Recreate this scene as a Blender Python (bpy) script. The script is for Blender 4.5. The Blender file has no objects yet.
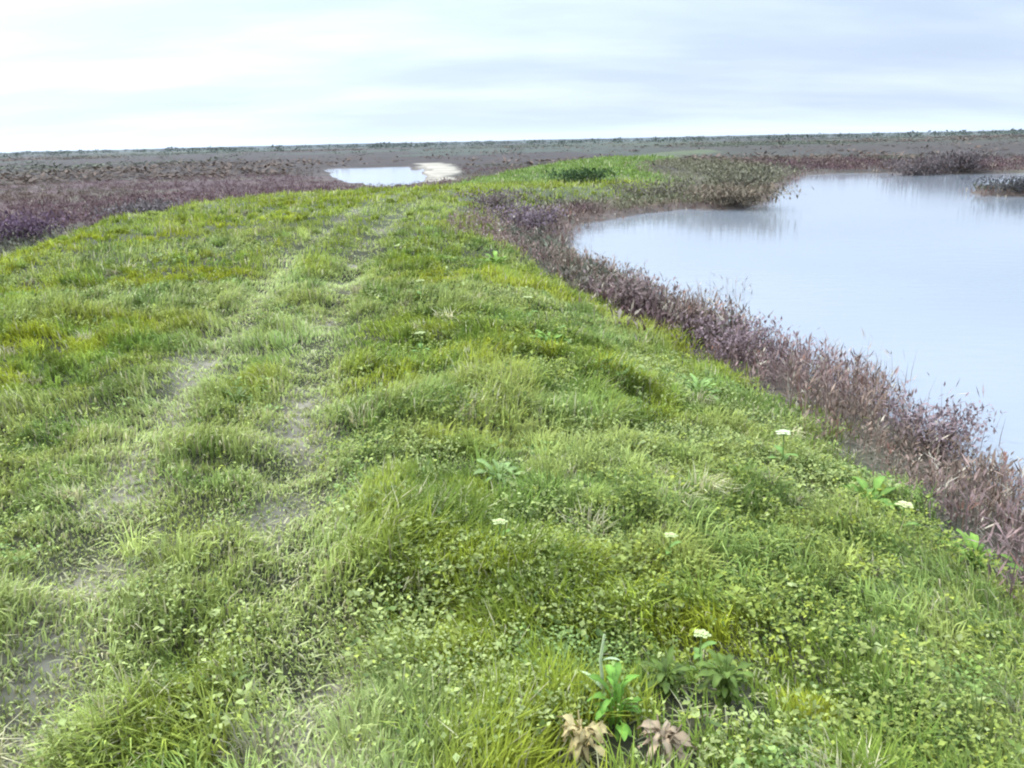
import bpy, math, random
import numpy as np

rng = np.random.default_rng(7)
random.seed(7)
R = math.radians
S = bpy.context.scene
COL = S.collection

# ------------------------------------------------------------------ helpers
def _hash(ix, iy, seed):
    h = (ix.astype(np.int64) * 374761393 + iy.astype(np.int64) * 668265263 + seed * 982451653) & 0xFFFFFFFF
    h = ((h ^ (h >> 13)) * 1274126177) & 0xFFFFFFFF
    h = (h ^ (h >> 16)) & 0xFFFFFF
    return h / float(0xFFFFFF)

def vnoise(x, y, seed=0):
    ix, iy = np.floor(x), np.floor(y)
    fx, fy = x - ix, y - iy
    fx = fx * fx * (3 - 2 * fx); fy = fy * fy * (3 - 2 * fy)
    a = _hash(ix, iy, seed); b = _hash(ix + 1, iy, seed)
    c = _hash(ix, iy + 1, seed); d = _hash(ix + 1, iy + 1, seed)
    return (a * (1 - fx) + b * fx) * (1 - fy) + (c * (1 - fx) + d * fx) * fy

def fbm(x, y, seed=0, octaves=3):
    s = 0; a = 0.5; t = 0
    for o in range(octaves):
        s = s + a * vnoise(x * 2 ** o + 17.3 * o, y * 2 ** o - 9.1 * o, seed + o); t += a; a *= .5
    return s / t

def sstep(a, b, x):
    t = np.clip((x - a) / (b - a), 0, 1)
    return t * t * (3 - 2 * t)

def smooth_poly(pts, n=2):
    """Chaikin corner cutting: a natural outline from a few surveyed points."""
    p = np.array(pts, float)
    for _ in range(n):
        q = np.roll(p, -1, axis=0)
        p = np.stack([.75 * p + .25 * q, .25 * p + .75 * q], 1).reshape(-1, 2)
    return p

def sdf(poly, x, y):
    """signed distance to a polygon, negative inside"""
    d2 = np.full(x.shape, 1e18); inside = np.zeros(x.shape, bool)
    n = len(poly)
    for i in range(n):
        ax, ay = poly[i]; bx, by = poly[(i + 1) % n]
        ex, ey = bx - ax, by - ay
        wx, wy = x - ax, y - ay
        t = np.clip((wx * ex + wy * ey) / (ex * ex + ey * ey + 1e-12), 0, 1)
        d2 = np.minimum(d2, (wx - ex * t) ** 2 + (wy - ey * t) ** 2)
        cond = (ay > y) != (by > y)
        xi = ax + (y - ay) * ex / (ey if abs(ey) > 1e-12 else 1e-12)
        inside ^= cond & (x < xi)
    return np.where(inside, -1, 1) * np.sqrt(d2)

def pdist(line, x, y):
    d2 = np.full(x.shape, 1e18)
    for (ax, ay), (bx, by) in zip(line[:-1], line[1:]):
        ex, ey = bx - ax, by - ay
        t = np.clip(((x - ax) * ex + (y - ay) * ey) / (ex * ex + ey * ey + 1e-12), 0, 1)
        d2 = np.minimum(d2, (x - ax - ex * t) ** 2 + (y - ay - ey * t) ** 2)
    return np.sqrt(d2)

def tag(o, label=None, cat=None, group=None, kind=None):
    if label: o['label'] = label
    if cat: o['category'] = cat
    if group: o['group'] = group
    if kind: o['kind'] = kind
    return o

def empty(name, loc, label, cat, group=None, rz=0.0):
    o = bpy.data.objects.new(name, None); COL.objects.link(o)
    o.location = loc; o.rotation_euler = (0, 0, rz); o.empty_display_size = .05
    return tag(o, label, cat, group)

def mesh_from(name, verts, tris, quads, mat, col=None, parent=None, smooth=False):
    verts = np.asarray(verts, np.float32).reshape(-1, 3)
    tris = np.asarray(tris, np.int32).reshape(-1, 3); quads = np.asarray(quads, np.int32).reshape(-1, 4)
    me = bpy.data.meshes.new(name)
    me.vertices.add(len(verts)); me.vertices.foreach_set('co', verts.ravel())
    loops = np.concatenate([tris.ravel(), quads.ravel()])
    me.loops.add(len(loops)); me.loops.foreach_set('vertex_index', loops)
    nt, nq = len(tris), len(quads)
    starts = np.concatenate([np.arange(nt) * 3, nt * 3 + np.arange(nq) * 4]).astype(np.int32)
    me.polygons.add(nt + nq); me.polygons.foreach_set('loop_start', starts)
    if smooth: me.polygons.foreach_set('use_smooth', np.ones(nt + nq, bool))
    if col is not None:
        a = me.color_attributes.new('tint', 'FLOAT_COLOR', 'POINT')
        c = np.ones((len(verts), 4), np.float32); c[:, :3] = col
        a.data.foreach_set('color', c.ravel())
    me.update(calc_edges=True)
    me.materials.append(mat)
    o = bpy.data.objects.new(name, me); COL.objects.link(o)
    if parent is not None: o.parent = parent
    return o

# ------------------------------------------------------------------ materials
def new_mat(name):
    m = bpy.data.materials.new(name); m.use_nodes = True
    nt = m.node_tree; nt.nodes.clear()
    out = nt.nodes.new('ShaderNodeOutputMaterial')
    return m, nt, out

def plant_mat(name, translucency=.3, rough=.55, spec=.25):
    """vegetation: pigment comes from each blade's own tint, varied by noise along the leaf"""
    m, nt, out = new_mat(name); N, L = nt.nodes.new, nt.links.new
    at = N('ShaderNodeAttribute'); at.attribute_name = 'tint'
    tc = N('ShaderNodeTexCoord'); nz = N('ShaderNodeTexNoise'); nz.inputs['Scale'].default_value = 38
    L(tc.outputs['Object'], nz.inputs['Vector'])
    mr = N('ShaderNodeMapRange'); mr.inputs[1].default_value = .3; mr.inputs[2].default_value = .7
    mr.inputs[3].default_value = .82; mr.inputs[4].default_value = 1.18
    L(nz.outputs['Fac'], mr.inputs[0])
    mu = N('ShaderNodeVectorMath'); mu.operation = 'SCALE'
    L(at.outputs['Color'], mu.inputs[0]); L(mr.outputs[0], mu.inputs['Scale'])
    b = N('ShaderNodeBsdfPrincipled'); b.inputs['Roughness'].default_value = rough
    b.inputs['Specular IOR Level'].default_value = spec
    t = N('ShaderNodeBsdfTranslucent'); mx = N('ShaderNodeMixShader'); mx.inputs[0].default_value = translucency
    L(mu.outputs[0], b.inputs['Base Color']); L(mu.outputs[0], t.inputs['Color'])
    L(b.outputs[0], mx.inputs[1]); L(t.outputs[0], mx.inputs[2]); L(mx.outputs[0], out.inputs[0])
    return m

GRASS = plant_mat('grass_blades', .28, .7, .1)
LEAF = plant_mat('herb_leaves', .22, .6, .2)
DRY = plant_mat('dry_stems', .15, .8, .1)
FAR = plant_mat('far_foliage', .1, .8, .1)

def ground_mat():
    m, nt, out = new_mat('earth_and_marsh'); N, L = nt.nodes.new, nt.links.new
    at = N('ShaderNodeAttribute'); at.attribute_name = 'tint'
    tc = N('ShaderNodeTexCoord')
    n1 = N('ShaderNodeTexNoise'); n1.inputs['Scale'].default_value = 9; n1.inputs['Detail'].default_value = 8
    n2 = N('ShaderNodeTexNoise'); n2.inputs['Scale'].default_value = .35; n2.inputs['Detail'].default_value = 6
    L(tc.outputs['Object'], n1.inputs['Vector']); L(tc.outputs['Object'], n2.inputs['Vector'])
    ad = N('ShaderNodeMath'); ad.operation = 'MULTIPLY'; L(n1.outputs['Fac'], ad.inputs[0]); L(n2.outputs['Fac'], ad.inputs[1])
    mr = N('ShaderNodeMapRange'); mr.inputs[1].default_value = .12; mr.inputs[2].default_value = .4
    mr.inputs[3].default_value = .65; mr.inputs[4].default_value = 1.35; L(ad.outputs[0], mr.inputs[0])
    mu = N('ShaderNodeVectorMath'); mu.operation = 'SCALE'; L(at.outputs['Color'], mu.inputs[0]); L(mr.outputs[0], mu.inputs['Scale'])
    b = N('ShaderNodeBsdfPrincipled'); b.inputs['Roughness'].default_value = .9; b.inputs['Specular IOR Level'].default_value = .15
    bp = N('ShaderNodeBump'); bp.inputs['Strength'].default_value = .6; bp.inputs['Distance'].default_value = .03
    L(n1.outputs['Fac'], bp.inputs['Height']); L(bp.outputs[0], b.inputs['Normal'])
    L(mu.outputs[0], b.inputs['Base Color']); L(b.outputs[0], out.inputs[0])
    return m
GROUND = ground_mat()

def water_mat():
    m, nt, out = new_mat('silty_water'); N, L = nt.nodes.new, nt.links.new
    tc = N('ShaderNodeTexCoord')
    n0 = N('ShaderNodeTexNoise'); n0.inputs['Scale'].default_value = .12; n0.inputs['Detail'].default_value = 4
    L(tc.outputs['Object'], n0.inputs['Vector'])
    cr = N('ShaderNodeMix'); cr.data_type = 'RGBA'
    cr.inputs[6].default_value = WATER_A; cr.inputs[7].default_value = WATER_B
    L(n0.outputs['Fac'], cr.inputs[0])
    n1 = N('ShaderNodeTexNoise'); n1.inputs['Scale'].default_value = 3.2; n1.inputs['Detail'].default_value = 4
    mp = N('ShaderNodeMapping'); mp.inputs['Scale'].default_value = (.6, 1.6, 1); mp.inputs['Rotation'].default_value = (0, 0, .25)
    L(tc.outputs['Object'], mp.inputs[0]); L(mp.outputs[0], n1.inputs['Vector'])
    bp = N('ShaderNodeBump'); bp.inputs['Strength'].default_value = .22; bp.inputs['Distance'].default_value = .02
    L(n1.outputs['Fac'], bp.inputs['Height'])
    b = N('ShaderNodeBsdfPrincipled'); b.inputs['Roughness'].default_value = .07; b.inputs['IOR'].default_value = 1.333
    L(cr.outputs[2], b.inputs['Base Color']); L(bp.outputs[0], b.inputs['Normal']); L(b.outputs[0], out.inputs[0])
    return m
WATER_A = (.165, .185, .20, 1); WATER_B = (.25, .265, .28, 1)
WATER = water_mat()

# ------------------------------------------------------------------ the lie of the land
WZ = -.70
LAKE = smooth_poly([(3.3, -12), (3.1, 0), (3.05, 4.0), (3.2, 5.2), (3.2, 6.3), (3.08, 7.4), (2.85, 8.9), (2.45, 11.0), (1.95, 13.1),
                    (1.45, 15.1), (1.2, 17.5), (1.35, 20.5), (1.95, 24.6), (3.1, 26.0), (4.3, 27.6), (6.0, 29.4), (7.0, 28.6),
                    (8.0, 28.9), (9.3, 31.2), (11.0, 36.0), (13.2, 42.0), (17.8, 53.0), (21.5, 55.0), (25, 50), (29, 49), (36, 53),
                    (60, 62), (95, 60), (110, 20), (80, -12)])
POND = smooth_poly([(-19.5, 96), (-15.8, 76), (-11.0, 58), (-8.6, 50.6), (-6.9, 48.2), (-5.4, 49.6), (-4.9, 55), (-6.0, 66), (-10, 95)])
SAND = smooth_poly([(-11.2, 108), (-8.4, 80), (-5.9, 56), (-4.8, 52.2), (-2.9, 58.0), (-4.2, 75), (-6.0, 96)])
ISLET = smooth_poly([(17.4, 33.4), (18.6, 31.0), (22, 30.8), (27, 32), (31, 34.5), (27, 36), (22.5, 36), (19.4, 35.4)])
DYKE = smooth_poly([(-5.0, -12), (-5.1, 2), (-5.8, 9.5), (-7.8, 13.1), (-8.7, 16.7), (-9.4, 21), (-9.6, 27.3), (-7.2, 32.4), (-4.2, 33.6),
                    (-2.0, 37.5), (-.4, 52), (4.6, 77), (9.5, 95), (30, 150), (36, 148), (16, 95), (10, 76), (7.6, 62), (7.2, 46), (6.2, 37.5),
                    (3.4, 33), (.2, 30.5), (-1.3, 26), (-1.6, 19.5), (-.5, 11.2), (.4, 7.3), (1.0, 4.8), (1.3, 3), (1.4, 1), (1.5, -12)])
TRACKS = [[(-1.3, -4), (-1.38, 2.05), (-1.7, 3.07), (-1.95, 3.8), (-2.15, 4.65), (-2.35, 6.2), (-2.7, 8.7), (-3.4, 13.8), (-3.85, 22.3), (-3.2, 31)],
          [(-.4, -4), (-.55, 1.95), (-.72, 2.55), (-.98, 3.3), (-1.3, 4.75), (-1.64, 7.15), (-2.12, 11.4), (-2.6, 19.1), (-2.5, 28.3), (-1.2, 33)]]

def fields(x, y):
    d = np.hypot(x, y)
    f = {}
    f['lake'] = np.maximum(sdf(LAKE, x, y), -sdf(ISLET, x, y))
    f['pond'] = sdf(POND, x, y)
    f['dyke'] = sdf(DYKE, x, y)
    f['sand'] = sdf(SAND, x, y)
    f['track'] = np.minimum(pdist(TRACKS[0], x, y), pdist(TRACKS[1], x, y))
    wob = (fbm(x * .9, y * .9, 3) - .5) * np.clip(d * .02, .12, 1.6)
    f['lake'] = f['lake'] + wob
    f['pond'] = f['pond'] + wob * 2.2
    f['dyke'] = f['dyke'] + (fbm(x * .5, y * .5, 11) - .5) * 1.2
    f['d'] = d
    return f

def height(x, y, f=None):
    f = f or fields(x, y)
    d = f['d']
    crest = -.30 * sstep(30, 42, d)
    marsh = WZ + .13 + .10 * (fbm(x * .25, y * .25, 21) - .4) + .25 * sstep(120, 900, d)
    k = sstep(2.3, -.7, f['dyke'])
    z = marsh + (crest - marsh) * k
    lump = (fbm(x * 1.1, y * 1.1, 31, 3) - .5) * .14 + (fbm(x * 3.4, y * 3.4, 35, 2) - .5) * .13
    near = sstep(60, 20, d)
    z = z + lump * near * (.35 + .65 * k)
    rut = np.exp(-(f['track'] / .2) ** 2) * .045 * sstep(40, 15, d)
    z = z - rut
    for s in (f['lake'], f['pond']):
        up = WZ + .02 + .34 * np.maximum(s, 0)
        z = np.where(s > 0, np.minimum(z, up), np.minimum(z, WZ - .03 - .22 * np.minimum(-s, 3)))
    return z

# terrain: one sheet to the horizon, fine near the viewer
def terrain():
    r = np.concatenate([[0.0], np.geomspace(.35, 60, 300), np.geomspace(62, 8000, 110)])
    na = 720
    # finer angular spacing ahead, coarse behind
    t = np.linspace(-1, 1, na, endpoint=False)
    ang = np.pi * (0.35 * t + .65 * t ** 3)
    rr, aa = np.meshgrid(r[1:], ang, indexing='ij')
    x, y = rr * np.sin(aa), rr * np.cos(aa)
    f = fields(x, y); z = height(x, y, f)
    d = f['d']
    # soil and far vegetation pigments
    c = np.zeros(x.shape + (3,))
    earth = np.array([.045, .045, .022]); mud = np.array([.18, .16, .115]); purple = np.array([.078, .050, .047])
    olive = np.array([.105, .12, .060]); sand = np.array([.29, .255, .195]); greyg = np.array([.050, .062, .044]); brown = np.array([.10, .075, .06])
    n1 = fbm(x * .045, y * .028, 41, 4); n2 = fbm(x * .012, y * .006, 45, 4); n3 = fbm(x * .2, y * .2, 47, 3)
    c[:] = purple
    def blend(col, w):
        c[:] = c * (1 - w[..., None]) + col * w[..., None]
    blend(brown, sstep(.5, .62, n1) * .9)
    blend(olive, sstep(.52, .66, n3) * .35)
    farw = sstep(60, 82, d + (n1 - .5) * 40)
    blend(greyg, farw * .9)
    blend(olive * .5, farw * sstep(.48, .6, n2) * .7)
    blend(purple * .55, farw * np.maximum(sstep(.55, .62, 1 - n2), sstep(0, 60, x) * sstep(400, 150, d)) * .75)
    field = sstep(2.5, .2, f['dyke'])
    blend(olive * .75, field)
    blend(earth, field * sstep(30, 12, d))
    blend(mud, np.exp(-(f['track'] / .22) ** 2) * sstep(.5, .7, fbm(x * 1.5, y * 1.5, 51)) * sstep(30, 12, d))
    blend(sand, sstep(.4, -.6, f['sand'] + (n3 - .5) * 4))
    sh = np.minimum(f['lake'], f['pond'])
    blend(np.array([.10, .08, .065]), sstep(.35, .0, sh))
    verts = [[0, 0, float(height(np.array([0.]), np.array([0.]))[0])]]
    V = np.concatenate([np.array(verts), np.stack([x, y, z], -1).reshape(-1, 3)])
    Cc = np.concatenate([[earth], c.reshape(-1, 3)])
    nr = len(r) - 1
    i, j = np.meshgrid(np.arange(nr - 1), np.arange(na), indexing='ij')
    j2 = (j + 1) % na
    idx = lambda a, b: 1 + a * na + b
    quads = np.stack([idx(i, j), idx(i, j2), idx(i + 1, j2), idx(i + 1, j)], -1).reshape(-1, 4)[:, ::-1]
    jj = np.arange(na)
    tris = np.stack([np.zeros(na, int), 1 + (jj + 1) % na, 1 + jj], -1)[:, ::-1]
    tris = tris[:, ::-1]
    quads = quads
    o = mesh_from('ground', V, tris, quads, GROUND, Cc, smooth=True)
    return tag(o, 'grassy earth bank, marsh and mud running out to the horizon', 'ground', kind='structure')
terrain()

def sheet(name, poly, grow, label):
    """flat water sheet, its rim tucked a little under the banks"""
    p = np.array(poly); c = p.mean(0)
    nx = np.roll(p, -1, 0) - np.roll(p, 1, 0)
    nrm = np.stack([nx[:, 1], -nx[:, 0]], 1); nrm /= np.linalg.norm(nrm, axis=1, keepdims=True) + 1e-9
    area = .5 * np.sum(p[:, 0] * np.roll(p[:, 1], -1) - np.roll(p[:, 0], -1) * p[:, 1])
    q = p + nrm * grow * (1 if area > 0 else -1)
    me = bpy.data.meshes.new(name)
    me.from_pydata([(a, b, WZ) for a, b in q], [], [list(range(len(q))) if area > 0 else list(range(len(q)))[::-1]])
    me.update(); me.materials.append(WATER)
    o = bpy.data.objects.new(name, me); COL.objects.link(o)
    return tag(o, label, 'water', kind='structure')
sheet('lake_water', LAKE, .55, 'pale blue grey lagoon water to the right of the grassy bank')
sheet('pond_water', POND, 1.2, 'small bright white pond beyond the far end of the bank')

# ------------------------------------------------------------------ scatter
def scatter(n, r0, r1, half, power):
    """points in a sector ahead of the viewer; areal density falls as r**-power"""
    k = 2 - power
    u = rng.random(n)
    r = (r0 ** k + u * (r1 ** k - r0 ** k)) ** (1 / k) if abs(k) > 1e-6 else r0 * (r1 / r0) ** u
    a = (rng.random(n) * 2 - 1) * R(half)
    return r * np.sin(a), r * np.cos(a)

def blades(x, y, z, L, w, az, lean, curl, col, tipcol=None):
    """bent grass blades: 5 vertices each"""
    n = len(x)
    dx, dy = np.cos(az), np.sin(az); px, py = -dy, dx
    V = np.zeros((n, 5, 3))
    h1 = .55 * L * np.cos(lean); o1 = .55 * L * np.sin(lean)
    l2 = np.minimum(lean + curl, 2.2)
    h2 = h1 + .45 * L * np.cos(l2); o2 = o1 + .45 * L * np.sin(l2)
    for k, (o, h, ww) in enumerate(((0 * L, -.01 + 0 * L, w), (0 * L, -.01 + 0 * L, -w), (o1, h1, -.8 * w), (o1, h1, .8 * w), (o2, h2, 0 * w))):
        V[:, k, 0] = x + dx * o + px * ww * .5; V[:, k, 1] = y + dy * o + py * ww * .5; V[:, k, 2] = z + h
    b = np.arange(n) * 5
    quads = np.stack([b, b + 1, b + 2, b + 3], 1); tris = np.stack([b + 3, b + 2, b + 4], 1)
    C = np.repeat(col[:, None, :], 5, 1)
    if tipcol is not None: C[:, 4] = tipcol
    return V.reshape(-1, 3), tris, quads, C.reshape(-1, 3)

def kites(x, y, z, L, w, az, tilt, col, fold=.15):
    """small pointed leaves: 4 vertices, folded along the midrib; tilt 0 = flat, pi/2 = upright"""
    n = len(x)
    dx, dy = np.cos(az), np.sin(az); px, py = -dy, dx
    ct, st = np.cos(tilt), np.sin(tilt)
    V = np.zeros((n, 4, 3))
    for k, (u, v) in enumerate(((0, 0), (.45, -.5), (1, 0), (.45, .5))):
        lift = fold * w * (1 if v else 0)
        V[:, k, 0] = x + dx * (u * L * ct - lift * st) + px * v * w
        V[:, k, 1] = y + dy * (u * L * ct - lift * st) + py * v * w
        V[:, k, 2] = z + u * L * st + lift * ct
    b = np.arange(n) * 4
    tris = np.concatenate([np.stack([b, b + 1, b + 2], 1), np.stack([b, b + 2, b + 3], 1)])
    return V.reshape(-1, 3), tris, np.repeat(col[:, None, :], 4, 1).reshape(-1, 3)

class Bag:
    def __init__(s): s.v, s.t, s.q, s.c, s.n = [], [], [], [], 0
    def add(s, v, t, q, c):
        s.v.append(v); s.c.append(c)
        if len(t): s.t.append(np.asarray(t) + s.n)
        if len(q): s.q.append(np.asarray(q) + s.n)
        s.n += len(v)
    def build(s, name, mat, parent=None, smooth=False):
        v = np.concatenate(s.v); c = np.concatenate(s.c)
        t = np.concatenate(s.t) if s.t else []; q = np.concatenate(s.q) if s.q else []
        return mesh_from(name, v, t, q, mat, c, parent, smooth)

def lerp(a, b, w): return a * (1 - w[:, None]) + b * w[:, None]
YEL = np.array([.31, .335, .032]); MID = np.array([.235, .285, .034]); GREY = np.array([.33, .375, .135])
STRAW = np.array([.46, .42, .24]); VIV = np.array([.16, .28, .07]); DEEP = np.array([.10, .16, .03]); PALE = np.array([.42, .46, .22])

BROWN = np.array([.195, .138, .102]); PURP = np.array([.195, .132, .118]); TAN = np.array([.36, .31, .23]); RUST = np.array([.20, .105, .075])

def grass_tint(x, y, f):
    n = len(x)
    a = fbm(x * .75, y * .75, 61, 3); b = fbm(x * .45 + 5, y * .45, 65, 3); c = fbm(x * 2.2, y * 2.2, 69, 2)
    col = lerp(np.tile(MID, (n, 1)), YEL, sstep(.38, .60, a))
    col = lerp(col, GREY, sstep(.42, .62, b) * .65)
    col = lerp(col, VIV, sstep(.60, .72, c) * .5)
    col = lerp(col, DEEP, sstep(.58, .70, fbm(x * 2.6 + 3, y * 2.6, 73, 2)) * .7)
    tr = np.exp(-(f['track'] / .26) ** 2)
    col = lerp(col, GREY * 1.35, tr * (.7 + .3 * sstep(.4, .62, fbm(x * 1.1, y * 1.1, 53))))
    far = sstep(12, 30, f['d'])
    col = lerp(col, (YEL + MID) * .5, far * .5)
    col = lerp(col, VIV * .8, sstep(36, 46, f['d']) * .7)
    dry = rng.random(n) < (.06 + .12 * tr + .05 * sstep(.5, .7, b))
    col = np.where(dry[:, None], STRAW * (.7 + .5 * rng.random((n, 1))), col)
    return col * (.6 + .76 * rng.random((n, 1)))

HOLLOWS = [(.39, 1.86, .24), (.17, 1.86, .22), (.27, 1.95, .16), (.62, 2.12, .24), (.45, 2.12, .2), (1.85, 4.0, .22), (2.12, 3.55, .14), (1.45, 6.35, .2), (.33, 7.2, .22), (-.07, 3.8, .10), (-1.75, 5.2, .16), (1.62, 4.3, .12), (-1.45, 5.7, .2)]
def grass_mask(x, y, f, z):
    edge = f['lake'] - (.75 + .55 * sstep(9, 16, f['d'])) - (fbm(x * 1.3, y * 1.3, 71) - .5) * .8
    m = sstep(0, .35, edge) * sstep(2.6, 1.3, f['dyke'])
    for hx, hy, hr in HOLLOWS:
        m = m * sstep(hr * .2, hr, np.hypot(x - hx, y - hy))
    return m

def grow_grass():
    bag = Bag()
    for n, r0, r1, half, pw in ((500000, .6, 12, 60, 1.25), (360000, 9, 100, 44, 1.45)):
        x, y = scatter(n, r0, r1, half, pw)
        f = fields(x, y); z = height(x, y, f)
        m = grass_mask(x, y, f, z)
        tr = np.exp(-(f['track'] / .2) ** 2)
        bald = tr * sstep(.52, .72, fbm(x * 1.5, y * 1.5, 51)) * sstep(20, 8, f['d'])
        keep = rng.random(n) < m * (1 - .45 * bald)
        x, y, z, tr = x[keep], y[keep], z[keep], tr[keep]; f = {k: v[keep] for k, v in f.items()}
        n = len(x); d = f['d']
        tall = fbm(x * 1.6, y * 1.6, 75, 3)
        L = (.045 + .075 * sstep(.3, .75, tall)) * (.6 + .8 * rng.random(n)) * (1 - .55 * tr) * (1 + d / 60) * (.6 + .8 * sstep(.3, .7, fbm(x * 3.4, y * 3.4, 35, 2)))
        w = (.0032 + .0022 * rng.random(n)) * (1 + d / 5)
        flow = 6.28 * fbm(x * .55, y * .55, 79, 2) * 1.6
        az = flow + rng.normal(0, .9, n)
        lean = np.abs(rng.normal(.45, .3, n)); curl = np.abs(rng.normal(.55, .4, n))
        col = grass_tint(x, y, f)
        bag.add(*blades(x, y, z, L, w, az, lean, curl, col))
    # tussocks: blades fanning out of one root
    nt_ = 6600
    x, y = scatter(nt_, 1.0, 34, 56, 1.35)
    f = fields(x, y); z = height(x, y, f)
    for hx, hy, hr in HOLLOWS:
        x = np.where(np.hypot(x - hx, y - hy) < hr + .12, x + 50, x)
    f = fields(x, y); z = height(x, y, f)
    keep = rng.random(nt_) < grass_mask(x, y, f, z) * (1 - np.exp(-(f['track'] / .3) ** 2)) * sstep(.38, .6, fbm(x * .8, y * .8, 83))
    x, y = x[keep], y[keep]; f = {k: v[keep] for k, v in f.items()}
    k = 46
    base = grass_tint(x, y, f)
    size = (.075 + .08 * rng.random(len(x)))
    X = np.repeat(x, k); Y = np.repeat(y, k); n = len(X); D = np.hypot(X, Y)
    a = rng.random(n) * 6.283; rr = np.repeat(size, k) * .55 * np.sqrt(rng.random(n))
    X = X + rr * np.cos(a); Y = Y + rr * np.sin(a)
    Z = height(X, Y)
    comb = np.repeat(6.28 * fbm(x * .55, y * .55, 79, 2) * 1.6, k)
    az = np.arctan2(np.sin(a) + .7 * np.sin(comb), np.cos(a) + .7 * np.cos(comb)) + rng.normal(0, .35, n)
    L = np.repeat(size, k) * (.75 + .6 * rng.random(n))
    col = np.repeat(base, k, 0) * (.75 + .5 * rng.random((n, 1)))
    bag.add(*blades(X, Y, Z, L, .0045 * (1 + D / 6), az, np.abs(rng.normal(.35, .25, n)), np.abs(rng.normal(.8, .4, n)), col))
    # flattened dead blades and crumbs of thatch lying on bare earth
    n = 90000
    x, y = scatter(n, .9, 22, 48, 1.3)
    f = fields(x, y); z = height(x, y, f)
    hol = np.zeros(n)
    for hx, hy, hr in HOLLOWS: hol = np.maximum(hol, np.hypot(x - hx, y - hy) < hr)
    shore = sstep(.15, .5, f['lake']) * sstep(1.8, .8, f['lake'])
    keep = rng.random(n) < np.maximum(np.maximum(np.exp(-(f['track'] / .24) ** 2), hol * .6), shore * .9)
    x, y, z, shore = x[keep], y[keep], z[keep], shore[keep]; n = len(x); d = np.hypot(x, y)
    col = lerp(lerp(np.tile(STRAW * .85, (n, 1)), GREY, rng.random(n)), TAN * .7, shore) * (.5 + .8 * rng.random((n, 1)))
    bag.add(*blades(x, y, z + .006 + .012 * rng.random(n), .02 + .05 * rng.random(n), (.003 + .004 * rng.random(n)) * (1 + d / 6), rng.random(n) * 6.283, 1.25 + .3 * rng.random(n), .1 + 0 * x, col))
    o = bag.build('grass', GRASS)
    tag(o, 'short tussocky yellow green grass covering the bank', 'grass', kind='stuff')
grow_grass()

def grow_herbs():
    """low leafy herbs among the grass, thick on the lagoon side"""
    bag = Bag()
    n = 230000
    x, y = scatter(n, .6, 16, 58, 1.2)
    f = fields(x, y); z = height(x, y, f)
    side = sstep(-1.1, .6, x + .05 * y)
    p = grass_mask(x, y, f, z) * (.35 + .65 * side) * (.12 + .88 * sstep(.42, .60, fbm(x * 1.3, y * 1.3, 91, 3))) * (1 - np.exp(-(f['track'] / .25) ** 2))
    keep = rng.random(n) < p
    x, y, z = x[keep], y[keep], z[keep]; f = {k: v[keep] for k, v in f.items()}
    n = len(x); k = 4
    hs = .015 + .06 * rng.random(n) + .05 * sstep(.5, .75, fbm(x * 1.6, y * 1.6, 75, 3))
    tone = rng.random(n)
    base = lerp(np.tile(MID * .7 + GREY * .2, (n, 1)), PALE * .9, sstep(.88, 1, tone) * .6)
    base = lerp(base, GREY, sstep(.42, .6, fbm(x * .7 + 2, y * .7, 93, 3)) * .7)
    base = lerp(base, YEL, (rng.random(n) < .16) * .6)
    base = lerp(base, VIV, (fbm(x * 1.3, y * 1.3, 95) > .64) * .5)
    base = lerp(base, DEEP * .8, (rng.random(n) < .2) * .85)
    X, Y, Z = (np.repeat(v, k) for v in (x, y, z + hs)); N = len(X)
    X = X + rng.normal(0, .014, N); Y = Y + rng.normal(0, .014, N); Z = Z + rng.normal(0, .012, N)
    D = np.hypot(X, Y)
    az = rng.random(N) * 6.283
    L = np.repeat(.006 + .010 * rng.random(n) + .010 * (rng.random(n) < .08), k) * (1 + D / 9)
    tilt = rng.normal(.3, .55, N)
    bag_c = np.repeat(base, k, 0) * (.65 + .6 * rng.random((N, 1)))
    v, t, c = kites(X, Y, Z, L, L * (.6 + .3 * rng.random(N)), az, tilt, bag_c, .2)
    bag.add(v, t, [], c)
    o = bag.build('ground_cover', LEAF)
    tag(o, 'low mottled leafy herbs mixed into the grass on the lagoon side of the bank', 'ground cover', kind='stuff')
grow_herbs()


def stems(bag, x, y, z, H, w, col, twigs=6, spread=.25):
    """dry upright stems with short side twigs"""
    n = len(x)
    az = rng.random(n) * 6.283
    bag.add(*blades(x, y, z, H, w, az, np.abs(rng.normal(.0, spread, n)), np.abs(rng.normal(.1, .15, n)), col))
    if twigs:
        X, Y = np.repeat(x, twigs), np.repeat(y, twigs); N = len(X)
        u = rng.random(N) * .85 + .12
        hh = np.repeat(H, twigs) * u
        a = rng.random(N) * 6.283
        l = np.repeat(H, twigs) * (.12 + .22 * rng.random(N))
        v, t, c = kites(X + .02 * np.cos(a), Y + .02 * np.sin(a), np.repeat(z, twigs) + hh, l, np.repeat(w, twigs) * (1.2 + 1.2 * rng.random(N)), a,
                        rng.normal(.75, .3, N), np.repeat(col, twigs, 0) * (.7 + .6 * rng.random((N, 1))), .1)
        bag.add(v, t, [], c)

def dry_tint(x, y, n):
    a = fbm(x * .6, y * .6, 101, 3)
    col = lerp(np.tile(BROWN, (n, 1)), PURP, sstep(.38, .58, a))
    s = rng.random(n)
    col = np.where((s < .10)[:, None], TAN, col); col = np.where((s > .95)[:, None], RUST, col)
    return col * (.65 + .7 * rng.random((n, 1)))

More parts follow.
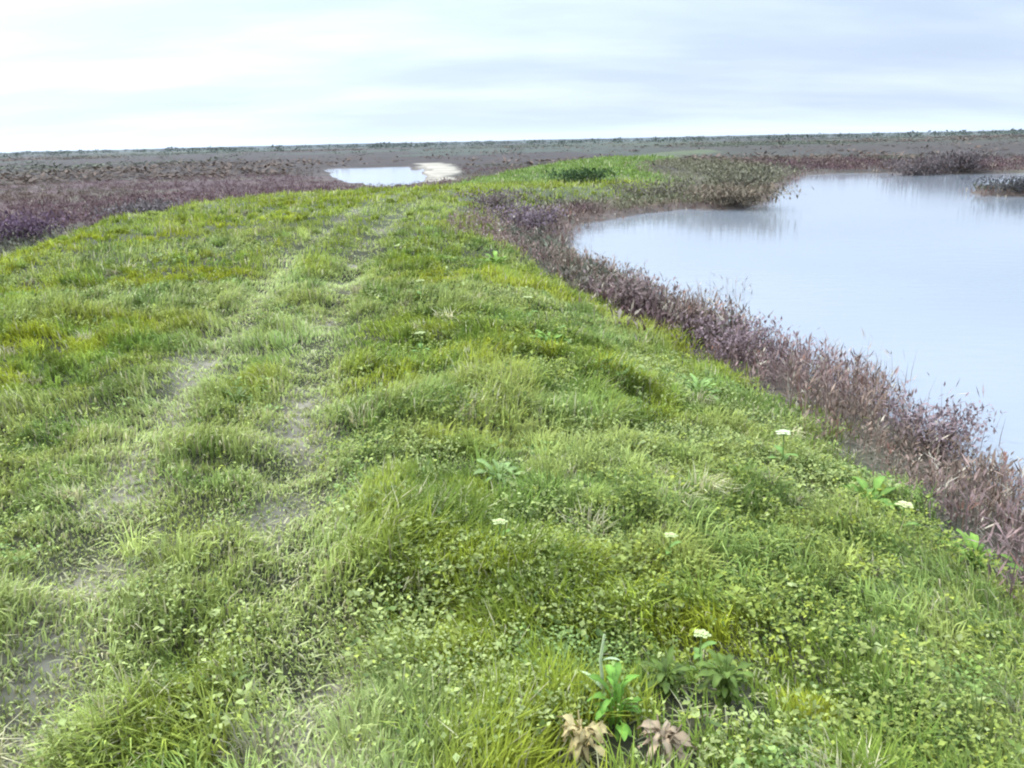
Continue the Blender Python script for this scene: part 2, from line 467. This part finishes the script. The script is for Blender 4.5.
def grow_fringe():
    bag = Bag()
    n = 150000
    x, y = scatter(n, 2.0, 62, 63, 1.3)
    f = fields(x, y); z = height(x, y, f); d = f['d']
    s = f['lake']
    width = .95 + 1.5 * sstep(11, 17, d)
    p = sstep(-.45, .15, s) * sstep(width + .25, width - .35, s + (fbm(x * 1.3, y * 1.3, 71) - .5) * .6)
    p = p * (.5 + .5 * sstep(.3, .55, fbm(x * 1.2, y * 1.2, 105)))
    keep = rng.random(n) < p
    x, y, z, d, s = x[keep], y[keep], z[keep], d[keep], s[keep]; n = len(x)
    patch = fbm(x * .8, y * .8, 109, 3)
    H = (.13 + .23 * sstep(.3, .72, patch)) * (.5 + .75 * rng.random(n)) * (1 - .45 * sstep(24, 28, d))
    stems(bag, x, y, z, H, (.0032 + .0022 * rng.random(n)) * (1 + d / 9), dry_tint(x, y, n) * 1.05, 9, .2)
    # taller sparse stems standing in the shallows
    n = 2600
    x, y = scatter(n, 3, 26, 45, 1.0)
    f = fields(x, y); z = height(x, y, f); s = f['lake']
    keep = rng.random(n) < sstep(-1.1, -.3, s) * sstep(.8, .2, s) * sstep(.42, .6, fbm(x * .9, y * .9, 113))
    x, y, z = x[keep], y[keep], z[keep]; n = len(x)
    col = lerp(np.tile(PURP * 1.5, (n, 1)), TAN * .9, rng.random(n))
    stems(bag, x, y, z, .3 + .3 * rng.random(n), .003 * (1 + np.hypot(x, y) / 10), col, 3, .12)
    o = bag.build('reeds', DRY)
    tag(o, 'dry purple brown stems fringing the edge of the lagoon', 'reeds', kind='stuff')
grow_fringe()

def grow_marsh():
    bag = Bag()
    n = 80000
    x, y = scatter(n, 9, 130, 46, 1.2)
    f = fields(x, y); z = height(x, y, f); d = f['d']
    low = sstep(.9, 2.2, f['dyke'] + (fbm(x * .4, y * .4, 121) - .5) * 1.5) * sstep(.1, .5, f['lake']) * sstep(.5, 2.5, f['pond']) * sstep(-.2, .8, f['sand']) * sstep(100, 70, d + (fbm(x * .05, y * .05, 127) - .5) * 25)
    keep = rng.random(n) < low * (.5 + .5 * sstep(.35, .6, fbm(x * .35, y * .35, 125, 3)))
    x, y, z, d = x[keep], y[keep], z[keep], d[keep]; n = len(x)
    k = 14
    size = (.12 + .16 * rng.random(n)) * (1 - .3 * sstep(35, 60, d)) * np.where((x > 1) & (d < 50), 1.0, 1.0) * np.where((x > 12) & (d > 50), 1.9, 1.0)
    a = fbm(x * .12, y * .07, 129, 3)
    col = lerp(np.tile(PURP * np.array([.62, .56, .60]), (n, 1)), BROWN * .62, sstep(.46, .58, a))
    col = lerp(col, np.array([.11, .12, .075]), sstep(.56, .68, fbm(x * .1 + 9, y * .06, 133, 3)) * .8)
    col = lerp(col, np.array([.17, .175, .09]), sstep(2, 4, x) * sstep(16, 12, x - (d - 30) * .12) * .75)
    col = lerp(col, TAN * .9, (rng.random(n) < .06) * .7)
    col = col * (.7 + .6 * rng.random((n, 1)))
    X, Y, Z, SZ = (np.repeat(v, k) for v in (x, y, z, size)); N = len(X)
    aa = rng.random(N) * 6.283; rr = SZ * np.sqrt(rng.random(N))
    zz = Z + SZ * 1.1 * rng.random(N) * (1 - .5 * (rr / SZ) ** 2)
    v, t, c = kites(X + rr * np.cos(aa), Y + rr * np.sin(aa), zz, SZ * (.35 + .4 * rng.random(N)), SZ * (.12 + .12 * rng.random(N)), aa,
                    rng.normal(.8, .4, N), np.repeat(col, k, 0) * (.7 + .6 * rng.random((N, 1))), .1)
    bag.add(v, t, [], c)
    # coarser scattered scrub farther out
    n = 9000
    x, y = scatter(n, 70, 520, 44, 1.3)
    f = fields(x, y); z = height(x, y, f)
    ok = (f['lake'] > 1) & (f['pond'] > 2) & (f['sand'] > .5) & (f['dyke'] > 2) & (rng.random(n) < .1 + .9 * sstep(.42, .6, fbm(x * .02, y * .012, 161, 3)))
    x, y, z = x[ok], y[ok], z[ok]; n = len(x); k = 12
    col = lerp(np.tile(BROWN * .6, (n, 1)), np.array([.10, .11, .07]), sstep(.42, .58, fbm(x * .015, y * .008, 165, 3))) * (.6 + .7 * rng.random((n, 1)))
    SZ = np.repeat((.35 + .5 * rng.random(n)) * (1 + np.hypot(x, y) / 500), k); N = len(SZ)
    aa = rng.random(N) * 6.283; rr = SZ * 1.6 * np.sqrt(rng.random(N))
    v, t, c = kites(np.repeat(x, k) + rr * np.cos(aa), np.repeat(y, k) + rr * np.sin(aa), np.repeat(z, k) + SZ * .3 * rng.random(N), SZ * .9, SZ * .4, aa, rng.normal(.12, .2, N), np.repeat(col, k, 0) * (.7 + .6 * rng.random((N, 1))), .1)
    bag.add(v, t, [], c)
    # a rim of straw along the foot of the bank, both sides
    n = 16000
    x, y = scatter(n, 8, 100, 44, 1.2)
    f = fields(x, y); z = height(x, y, f)
    keep = rng.random(n) < np.exp(-((f['dyke'] - 1.6) / .8) ** 2) * sstep(.5, 1.5, f['lake']) * sstep(.4, .6, fbm(x * .3, y * .3, 137))
    x, y, z = x[keep], y[keep], z[keep]; n = len(x)
    stems(bag, x, y, z, .18 + .2 * rng.random(n), .006 * (1 + np.hypot(x, y) / 12), lerp(np.tile(TAN, (n, 1)), BROWN, rng.random(n)), 3, .3)
    o = bag.build('undergrowth', DRY)
    tag(o, 'low purple brown salt marsh scrub spreading across the flats', 'marsh scrub', kind='stuff')
grow_marsh()

def grow_treeline():
    bag = Bag(); tb = []
    n = 1700
    a = R(-48) + R(96) * rng.random(n); r = 430 + 900 * rng.random(n)
    clump = fbm(np.degrees(a) * .22, r * .004, 141, 3)
    keep = clump > .40
    a, r = a[keep], r[keep]; n = len(a)
    x, y = r * np.sin(a), r * np.cos(a); z = height(x, y)
    k = 26
    H = (1.3 + 1.7 * rng.random(n)); W = H * (2.2 + 2.5 * rng.random(n))
    X, Y, Z, HH, WW = (np.repeat(v, k) for v in (x, y, z, H, W)); N = len(X)
    th = rng.random(N) * 6.283; rr = np.sqrt(rng.random(N)); hz = rng.random(N)
    prof = np.sqrt(np.clip(1 - ((hz - .5) * 1.9) ** 2, 0, 1))
    col = np.repeat(np.array([.055, .068, .042]) * (.7 + .6 * rng.random((n, 1))), k, 0) * (.7 + .6 * rng.random((N, 1)))
    v, t, c = kites(X + WW * .5 * rr * prof * np.cos(th), Y + WW * .5 * rr * prof * np.sin(th), Z + HH * (.12 + .85 * hz), HH * .5, HH * .34, th, rng.normal(.4, .5, N), col)
    bag.add(v, t, [], c)
    bag.add(*blades(x, y, z, H * .6, H * .08, rng.random(n) * 6.28, np.zeros(n), np.zeros(n), np.tile(np.array([.06, .05, .04]), (n, 1))))
    o = bag.build('treeline', FAR)
    tag(o, 'dark far off hedges and trees along the horizon', 'treeline', kind='stuff')
grow_treeline()

def far_hills():
    """low rise of land several kilometres off"""
    a = np.linspace(R(-60), R(60), 400)
    rows = []
    for r, s in ((1500, 0), (1650, .6), (1900, 1), (2300, .8)):
        h = .8 + 5 * sstep(R(-50), R(-8), a) * (.75 + .25 * sstep(R(40), R(5), a)) * (.7 + .6 * fbm(np.degrees(a) * .12, a * 0, 151, 3)) + 1
        rows.append(np.stack([r * np.sin(a), r * np.cos(a), -2 + h * s], -1))
    V = np.concatenate(rows); m = len(a)
    i, j = np.meshgrid(np.arange(3), np.arange(m - 1), indexing='ij')
    q = np.stack([i * m + j, i * m + j + 1, (i + 1) * m + j + 1, (i + 1) * m + j], -1).reshape(-1, 4)[:, ::-1]
    n = fbm(V[:, 0] * .004, V[:, 1] * .004, 155, 3)
    c = lerp(np.tile(np.array([.035, .045, .038]), (len(V), 1)), np.array([.05, .06, .045]), sstep(.4, .6, n))
    tag(mesh_from('hills', V, [], q, GROUND, c, smooth=True), 'low grey green rise on the far horizon', 'hills', kind='structure')
far_hills()

# ------------------------------------------------------------------ single plants
def gz(x, y): return float(height(np.array([float(x)]), np.array([float(y)]))[0])

def tube(bag, pts, radii, col, sides=6):
    pts = np.array(pts, float); n = len(pts); V = []; q = []
    for i in range(n):
        t = pts[min(i + 1, n - 1)] - pts[max(i - 1, 0)]; t /= np.linalg.norm(t) + 1e-9
        u = np.cross(t, [.3, .9, .1]); u /= np.linalg.norm(u) + 1e-9; w = np.cross(t, u)
        for s in range(sides):
            an = 6.28318 * s / sides
            V.append(pts[i] + radii[i] * (u * math.cos(an) + w * math.sin(an)))
    for i in range(n - 1):
        for s in range(sides):
            s2 = (s + 1) % sides
            q.append([i * sides + s, i * sides + s2, (i + 1) * sides + s2, (i + 1) * sides + s])
    q.append([(n - 1) * sides + s for s in (0, 1, 3, 4)] if sides == 6 else [(n - 1) * sides + s for s in range(4)])
    V = np.array(V); bag.add(V, [], q, np.tile(np.array(col), (len(V), 1)))

def leaf(bag, base, az, rise, L, W, droop, col, wave=.0, seg=5):
    """one broad leaf blade: a strip of 3 columns, bending down towards its tip"""
    V = []; q = []; p = np.array(base, float); ang = rise
    side = np.array([-math.sin(az), math.cos(az), 0])
    for i in range(seg + 1):
        u = i / seg
        w = W * (math.sin(math.pi * min(.97, u * .92 + .06)) ** .8)
        up = np.array([-math.sin(ang) * math.cos(az), -math.sin(ang) * math.sin(az), math.cos(ang)])
        wob = wave * W * math.sin(u * 9 + az * 3)
        V += [p - side * w * .5 + up * (w * .16 + wob), p, p + side * w * .5 + up * (w * .16 - wob)]
        p = p + (L / seg) * np.array([math.cos(ang) * math.cos(az), math.cos(ang) * math.sin(az), math.sin(ang)])
        ang -= droop / seg
    for i in range(seg):
        for s in (0, 1):
            q.append([i * 3 + s, i * 3 + s + 1, i * 3 + s + 4, i * 3 + s + 3])
    c = np.tile(np.array(col), (len(V), 1)); c[1::3] *= 1.25
    bag.add(np.array(V), [], q, c)

def leafy_plant(x, y, label, n=14, L=.13, W=.05, col=(.09, .24, .05), tall=.0, name='leafy_plant', group=None):
    t = empty(name, (x, y, gz(x, y)), label, 'plant', group)
    b = Bag(); s = Bag(); n = int(n * 1.6)
    for i in range(n):
        az = i * 2.399 + random.uniform(-.3, .3); k = random.uniform(.65, 1.15)
        rise = random.uniform(.1, 1.35); az += random.uniform(-.5, .5); k *= random.uniform(.55, 1.0); z0 = .01 + tall * random.random()
        pet = L * .45 * k; r0 = .012
        st = np.array([r0 * math.cos(az), r0 * math.sin(az), z0])
        en = st + pet * np.array([math.cos(az) * math.cos(rise), math.sin(az) * math.cos(rise), math.sin(rise)])
        tube(s, [st - np.array([0, 0, .02]), (st + en) / 2 + np.array([0, 0, .004]), en], [.0032, .0027, .002], np.array(col) * 1.35)
        cc = np.array(col) * random.uniform(.75, 1.3)
        leaf(b, en, az, rise * .7, L * k, W * .72 * k, random.uniform(.3, 2.0), cc, .16)
    if tall > .05:
        tube(s, [(0, 0, -.03), (.01, 0, tall * .5), (.005, .01, tall)], [.006, .005, .003], np.array(col) * 1.2)
    b.build('foliage', LEAF, t, True); s.build('stem', LEAF, t, True)
    return t

def shrub(x, y, label, Hh, W, col, leaves=900, ls=.06, dens=9, cat='shrub', name='shrub', group=None, sx=1.0, twigcol=(.10, .075, .06)):
    t = empty(name, (x, y, gz(x, y)), label, cat, group)
    b = Bag(); f = Bag(); tips = []
    for i in range(dens):
        az = i * 2.399 + random.uniform(-.4, .4); out = W * .5 * random.uniform(.25, .95); hh = Hh * random.uniform(.6, 1.0)
        p = [(0, 0, -.05), (out * .35 * math.cos(az) * sx, out * .35 * math.sin(az), hh * .4), (out * .75 * math.cos(az) * sx, out * .75 * math.sin(az), hh * .75), (out * math.cos(az) * sx, out * math.sin(az), hh)]
        tube(b, p, [.03 * Hh, .02 * Hh, .012 * Hh, .005 * Hh], twigcol, 5)
        tips += [p[2], p[3], p[3], ((p[1][0] + p[2][0]) / 2, (p[1][1] + p[2][1]) / 2, (p[1][2] + p[2][2]) / 2), (p[1][0] * 1.3, p[1][1] * 1.3, p[1][2] * .6)]
    tips = np.array(tips); n = leaves
    c = tips[rng.integers(0, len(tips), n)]
    o = rng.normal(0, 1, (n, 3)) * np.array([W * .13 * sx, W * .13, Hh * .12]); P = c + o
    P[:, 2] = np.clip(P[:, 2], .02, None)
    cc = np.tile(np.array(col), (n, 1)) * (.6 + .8 * rng.random((n, 1)))
    v, tr, cl = kites(P[:, 0], P[:, 1], P[:, 2], ls * (.6 + .8 * rng.random(n)), ls * (.3 + .3 * rng.random(n)), rng.random(n) * 6.283, rng.normal(.5, .6, n), cc, .15)
    f.add(v, tr, [], cl)
    b.build('branches', DRY, t, True); f.build('foliage', DRY, t)
    return t

def reed_clump(x, y, label, n, Hh, W, col):
    bag = Bag()
    a = rng.random(n) * 6.283; r = W * np.sqrt(rng.random(n))
    X, Y = r * np.cos(a), r * np.sin(a)
    c = np.tile(np.array(col), (n, 1)) * (.65 + .7 * rng.random((n, 1)))
    d = math.hypot(x, y)
    stems(bag, X, Y, np.full(n, -.05), Hh * (.55 + .6 * rng.random(n)), .004 * (1 + d / 10) * np.ones(n), c, 3, .12)
    o = bag.build('reed_clump', DRY); o.location = (x, y, gz(x, y))
    return tag(o, label, 'reeds')

leafy_plant(.27, 2.03, 'vivid green upright leafy plant between two withered clumps at the bottom of the picture', 18, .085, .04, (.12, .23, .03), .13)
leafy_plant(1.82, 4.02, 'large vivid green broad leaved plant with dark hollows near the lagoon edge', 20, .17, .075, (.13, .22, .035), .06)
leafy_plant(2.12, 3.55, 'bright green broad leaved plant at the foot of the brown stems by the right edge', 16, .15, .06, (.15, .24, .04), .05)
leafy_plant(1.45, 6.35, 'pale green leafy plant on the bank just below the dry brown fringe', 18, .16, .07, (.17, .25, .065), .05)
leafy_plant(.33, 7.2, 'bright green leafy plant on the crest where the bank starts to narrow', 20, .17, .075, (.14, .23, .035), .05)
leafy_plant(-.07, 3.8, 'pale green leafy rosette in the middle of the grassy bank', 15, .12, .05, (.17, .24, .07), .03)
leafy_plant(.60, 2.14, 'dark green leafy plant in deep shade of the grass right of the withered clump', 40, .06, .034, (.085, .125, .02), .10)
leafy_plant(.44, 2.2, 'leafy plant coloured dark as the shade of the hollow just behind the withered clumps', 30, .06, .03, (.075, .11, .018), .07)  # added to darken the gap: its shade is put into the leaf colour
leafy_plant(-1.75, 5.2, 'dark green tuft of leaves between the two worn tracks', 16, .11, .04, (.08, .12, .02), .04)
leafy_plant(-.2, 12.3, 'fresh green leafy plant beside the purple brown stems at the bend of the shore', 22, .24, .11, (.16, .25, .04), .08)

def withered(x, y, label, col, n=30, L=.075):
    t = empty('withered_plant', (x, y, gz(x, y)), label, 'dead plant')
    b = Bag(); s = Bag()
    for i in range(n):
        az = i * 2.399 + random.uniform(-.4, .4); k = random.uniform(.6, 1.2)
        c = np.array(col) * random.uniform(.6, 1.3)
        leaf(b, (.01 * math.cos(az), .01 * math.sin(az), .06 + .05 * random.random()), az, random.uniform(.2, 1.2), L * k, L * .3 * k, random.uniform(1.2, 3.0), c, .35, 6)
    for i in range(4):
        az = i * 1.7; tube(s, [(0, 0, -.02), (.02 * math.cos(az), .02 * math.sin(az), .07), (.05 * math.cos(az), .05 * math.sin(az), .13)], [.004, .003, .002], np.array(col) * .8)
    b.build('dead_leaves', DRY, t, True); s.build('stem', DRY, t, True)
withered(.375, 1.90, 'withered pinkish brown clump of dead leaves at the bottom edge of the picture', (.32, .24, .15))
withered(.165, 1.91, 'withered straw and orange coloured clump left of the vivid green plant', (.42, .33, .15), 26, .07)

def stalk():
    bag = Bag()
    tube(bag, [(0, 0, -.02), (.004, .0, .10), (-.004, .004, .2), (.006, .002, .28)], [.006, .0055, .005, .003], (.42, .48, .26))
    leaf(bag, (.004, 0, .10), 2.4, .7, .09, .016, .9, (.36, .44, .22)); leaf(bag, (-.004, .004, .19), -.6, .8, .07, .014, .9, (.38, .45, .24))
    o = bag.build('bleached_stalk', LEAF, None, True); o.location = (.235, 2.08, gz(.235, 2.08))
    tag(o, 'pale bleached upright stalk behind the vivid green plant', 'stalk')
stalk()

def flower(x, y, label, s=1.0, pal=(.42, .46, .20), group='pale flower heads in the grass'):
    t = empty('flowering_plant', (x, y, gz(x, y)), label, 'flower', group, random.random() * 6)
    st = Bag(); fl = Bag(); lv = Bag(); h = .13 * s + .03
    tube(st, [(0, 0, -.02), (.006, .003, h * .5), (0, 0, h)], [.004 * s, .0035 * s, .003 * s], (.16, .24, .06))
    for i in range(11):
        az = i * 2.399; r = .030 * s * math.sqrt((i + .5) / 11); e = (r * math.cos(az), r * math.sin(az), h + .016 * s - r * .25)
        tube(st, [(0, 0, h - .002), e], [.0014 * s, .001 * s], (.22, .30, .08), 4)
        for j in range(6):
            a2 = j * 1.05 + az
            leaf(fl, e, a2, .35, .0115 * s, .009 * s, .5, np.array(pal) * random.uniform(.85, 1.1), 0, 2)
    for i in range(5):
        leaf(lv, (0, 0, .01 + .02 * i), i * 2.4, .6, .07 * s, .03 * s, .9, (.14, .23, .05), .05)
    st.build('stem', LEAF, t, True); fl.build('flower_head', LEAF, t, True); lv.build('foliage', LEAF, t, True)
flower(1.53, 4.55, 'largest creamy white flower head, on the slope below the lagoon fringe', 1.35, (.58, .62, .38))
flower(1.80, 3.62, 'pale yellow flower head below the large broad leaved plant near the right', 1.2, (.50, .50, .24))
flower(.57, 2.32, 'pale green flower head standing over the dark hollow near the bottom', .8)
flower(.17, 8.25, 'whitish flower head farthest along the crest, near the bright green leafy plant', 1.6)
flower(-.92, 8.75, 'pale flower head beside the right hand worn track in the distance', 1.5)
flower(-.7, 6.45, 'pale yellow flower head left of the middle of the bank', 1.3)
flower(-.06, 3.05, 'pale flower head in the open grass at the centre of the picture', .9)
flower(.62, 3.1, 'small pale green flower head amid the herbs just right of centre', .8)

shrub(7.55, 29.2, 'low spreading brown shrub at the tip of the spit in the lagoon', .55, 3.6, (.16, .125, .085), 1900, .16)
shrub(5.6, 32.6, 'low grey brown bush on the spit behind the low spreading shrub', .6, 3.6, (.15, .135, .09), 1300, .15)
shrub(9.6, 36.5, 'broad olive brown bush on the neck of land where the spit joins the far shore', 1.0, 4.2, (.14, .13, .085), 1700, .17)
shrub(1.55, 10.35, 'reddish brown shrub at the corner of the bank nearest the water', .48, .95, (.19, .135, .12), 1300, .06)
shrub(2.25, 8.3, 'purple brown shrub halfway along the lagoon fringe', .42, .9, (.20, .14, .14), 1200, .05)
shrub(2.95, 5.6, 'reddish purple shrub close to the right edge of the picture', .36, .75, (.20, .145, .14), 1100, .045)
shrub(.35, 20.2, 'mauve grey bush on the wide bend of the shore', .65, 1.7, (.17, .125, .135), 1400, .10)
shrub(-.4, 24.5, 'low mauve brown bush behind the bend of the shore', .5, 1.9, (.17, .13, .12), 1200, .10)
shrub(3.0, 36.2, 'very dark green low bush in the bright green field', .55, 2.6, (.045, .08, .025), 1500, .14, sx=1.2)
shrub(23.7, 50.2, 'wide dark bush on the far lagoon shore, right of the middle', 1.05, 4.0, (.12, .095, .09), 1700, .2)
shrub(26.3, 50.6, 'brown bush on the far lagoon shore, nearer the islet than its neighbour', 1.0, 3.4, (.12, .095, .09), 1500, .2)
shrub(18.9, 32.0, 'dark bush on the low islet at the right edge', .5, 2.4, (.07, .065, .065), 1300, .12, sx=1.2)
shrub(21.5, 31.8, 'black brown bush at the right end of the islet', .6, 2.6, (.05, .048, .05), 1300, .12, sx=1.2)
shrub(-12.2, 21.5, 'dark purple bush in the marsh at the left edge', .6, 2.6, (.10, .062, .085), 1500, .12)
shrub(-10.6, 25.0, 'grey brown bush at the foot of the bank on the marsh side', .55, 2.2, (.12, .10, .095), 1300, .12)

reed_clump(3.25, 12.9, 'tall sparse reeds standing in the water off the corner of the bank', 46, .6, .5, (.28, .24, .22))
reed_clump(3.5, 8.1, 'tall sparse pale reeds standing in the water halfway down the fringe', 40, .5, .4, (.30, .26, .22))
reed_clump(3.55, 6.4, 'tall thin reeds standing in the water near the right edge', 36, .45, .35, (.28, .23, .22))

# ------------------------------------------------------------------ daylight under a bright hazy overcast
SUN_EL, SUN_AZ = R(42), R(-55)          # azimuth measured from straight ahead, negative = left
w = bpy.data.worlds.new('World'); S.world = w; w.use_nodes = True
nt = w.node_tree; nt.nodes.clear(); N, L = nt.nodes.new, nt.links.new
out = N('ShaderNodeOutputWorld')
sky = N('ShaderNodeTexSky'); sky.sky_type = 'NISHITA'; sky.sun_disc = False
sky.sun_elevation = SUN_EL; sky.sun_rotation = SUN_AZ % (2 * math.pi); sky.air_density = 1.2; sky.dust_density = 2.0
bg1 = N('ShaderNodeBackground'); bg1.inputs[1].default_value = .12; L(sky.outputs[0], bg1.inputs[0])
tc = N('ShaderNodeTexCoord'); sep = N('ShaderNodeSeparateXYZ'); L(tc.outputs['Generated'], sep.inputs[0])
def math_node(op, a, b=None, c=None):
    n = N('ShaderNodeMath'); n.operation = op
    for i, v in enumerate((a, b, c)):
        if v is None: continue
        if isinstance(v, (int, float)): n.inputs[i].default_value = v
        else: L(v, n.inputs[i])
    return n.outputs[0]
up = math_node('MAXIMUM', sep.outputs['Z'], 0.0)
den = math_node('ADD', up, .16)
cmb = N('ShaderNodeCombineXYZ')
L(math_node('MULTIPLY', math_node('DIVIDE', sep.outputs['X'], den), .45), cmb.inputs[0]); L(math_node('DIVIDE', sep.outputs['Y'], den), cmb.inputs[1])
cn = N('ShaderNodeTexNoise'); cn.inputs['Scale'].default_value = 1.0; cn.inputs['Detail'].default_value = 5; cn.inputs['Roughness'].default_value = .55
L(cmb.outputs[0], cn.inputs['Vector'])
# cloud deck luminance rises from horizon to zenith, brighter towards the veiled sun on the left
sund = (math.sin(SUN_AZ) * math.cos(SUN_EL), math.cos(SUN_AZ) * math.cos(SUN_EL), math.sin(SUN_EL))
dot = N('ShaderNodeVectorMath'); dot.operation = 'DOT_PRODUCT'; dot.inputs[1].default_value = sund
L(tc.outputs['Generated'], dot.inputs[0])
glow = math_node('POWER', math_node('MAXIMUM', dot.outputs['Value'], 0.0), 3.0)
zen = N('ShaderNodeMapRange'); zen.interpolation_type = 'SMOOTHSTEP'; zen.inputs[1].default_value = .12; zen.inputs[2].default_value = .75
zen.inputs[3].default_value = 0; zen.inputs[4].default_value = 1.55; L(up, zen.inputs[0])
lum = math_node('ADD', math_node('ADD', math_node('MULTIPLY', up, .25), .53), zen.outputs[0])
lum = math_node('ADD', lum, math_node('MULTIPLY', glow, .55))
ramp = N('ShaderNodeMapRange'); ramp.inputs[1].default_value = .35; ramp.inputs[2].default_value = .68; ramp.inputs[3].default_value = .93; ramp.inputs[4].default_value = 1.16
L(cn.outputs['Fac'], ramp.inputs[0])
lum = math_node('MULTIPLY', lum, ramp.outputs[0])
tintn = N('ShaderNodeMix'); tintn.data_type = 'RGBA'
tintn.inputs[6].default_value = (.75, .92, 1.22, 1); tintn.inputs[7].default_value = (.93, 1.07, 1.22, 1)
tr = N('ShaderNodeMapRange'); tr.inputs[1].default_value = .42; tr.inputs[2].default_value = .66; L(cn.outputs['Fac'], tr.inputs[0]); L(tr.outputs[0], tintn.inputs[0])
bg2 = N('ShaderNodeBackground'); L(tintn.outputs[2], bg2.inputs[0]); L(lum, bg2.inputs[1])
mix = N('ShaderNodeMixShader'); mix.inputs[0].default_value = .88
L(bg1.outputs[0], mix.inputs[1]); L(bg2.outputs[0], mix.inputs[2]); L(mix.outputs[0], out.inputs[0])

sd = bpy.data.lights.new('sun', 'SUN'); sd.energy = 2.4; sd.angle = R(5); sd.color = (1, .95, .87)
so = bpy.data.objects.new('sun', sd); COL.objects.link(so)
from mathutils import Vector, Matrix
so.rotation_euler = Vector((-sund[0], -sund[1], -sund[2])).to_track_quat('-Z', 'Y').to_euler()
so.location = (-20, 10, 30)

# ------------------------------------------------------------------ the air over the flats
def air():
    x0, x1, y0, y1, z0, z1 = -8200, 8200, -600, 9200, -12, 75
    me = bpy.data.meshes.new('haze')
    me.from_pydata([(x0, y0, z0), (x1, y0, z0), (x1, y1, z0), (x0, y1, z0), (x0, y0, z1), (x1, y0, z1), (x1, y1, z1), (x0, y1, z1)], [],
                   [(3, 2, 1, 0), (4, 5, 6, 7), (0, 1, 5, 4), (1, 2, 6, 5), (2, 3, 7, 6), (3, 0, 4, 7)])
    m, nt, out = new_mat('haze_air'); v = nt.nodes.new('ShaderNodeVolumePrincipled')
    v.inputs['Color'].default_value = (.86, .92, 1.0, 1); v.inputs['Density'].default_value = .0001; v.inputs['Anisotropy'].default_value = .2
    nt.links.new(v.outputs[0], out.inputs['Volume']); me.materials.append(m)
    o = bpy.data.objects.new('haze', me); COL.objects.link(o)
    tag(o, 'thin pale haze in the air over the flats', 'haze', kind='stuff')
air()

# ------------------------------------------------------------------ camera
cam = bpy.data.cameras.new('camera'); cam.sensor_width = 36; cam.lens = 852 / 1024 * 36; cam.clip_start = .05; cam.clip_end = 20000
co = bpy.data.objects.new('camera', cam); COL.objects.link(co)
co.matrix_world = Matrix.Translation((0, 0, 1.6)) @ Matrix.Rotation(R(90 - 15.85), 4, 'X') @ Matrix.Rotation(R(-1.25), 4, 'Z')
S.camera = co
S.view_settings.view_transform = 'Standard'; S.view_settings.look = 'None'
S.view_settings.exposure = .58; S.view_settings.gamma = 1; S.view_settings.use_curve_mapping = False
S.cycles.use_denoising = True
S.cycles.max_bounces = 6; S.cycles.diffuse_bounces = 3; S.cycles.glossy_bounces = 2; S.cycles.transmission_bounces = 3
S.cycles.filter_width = 2.1
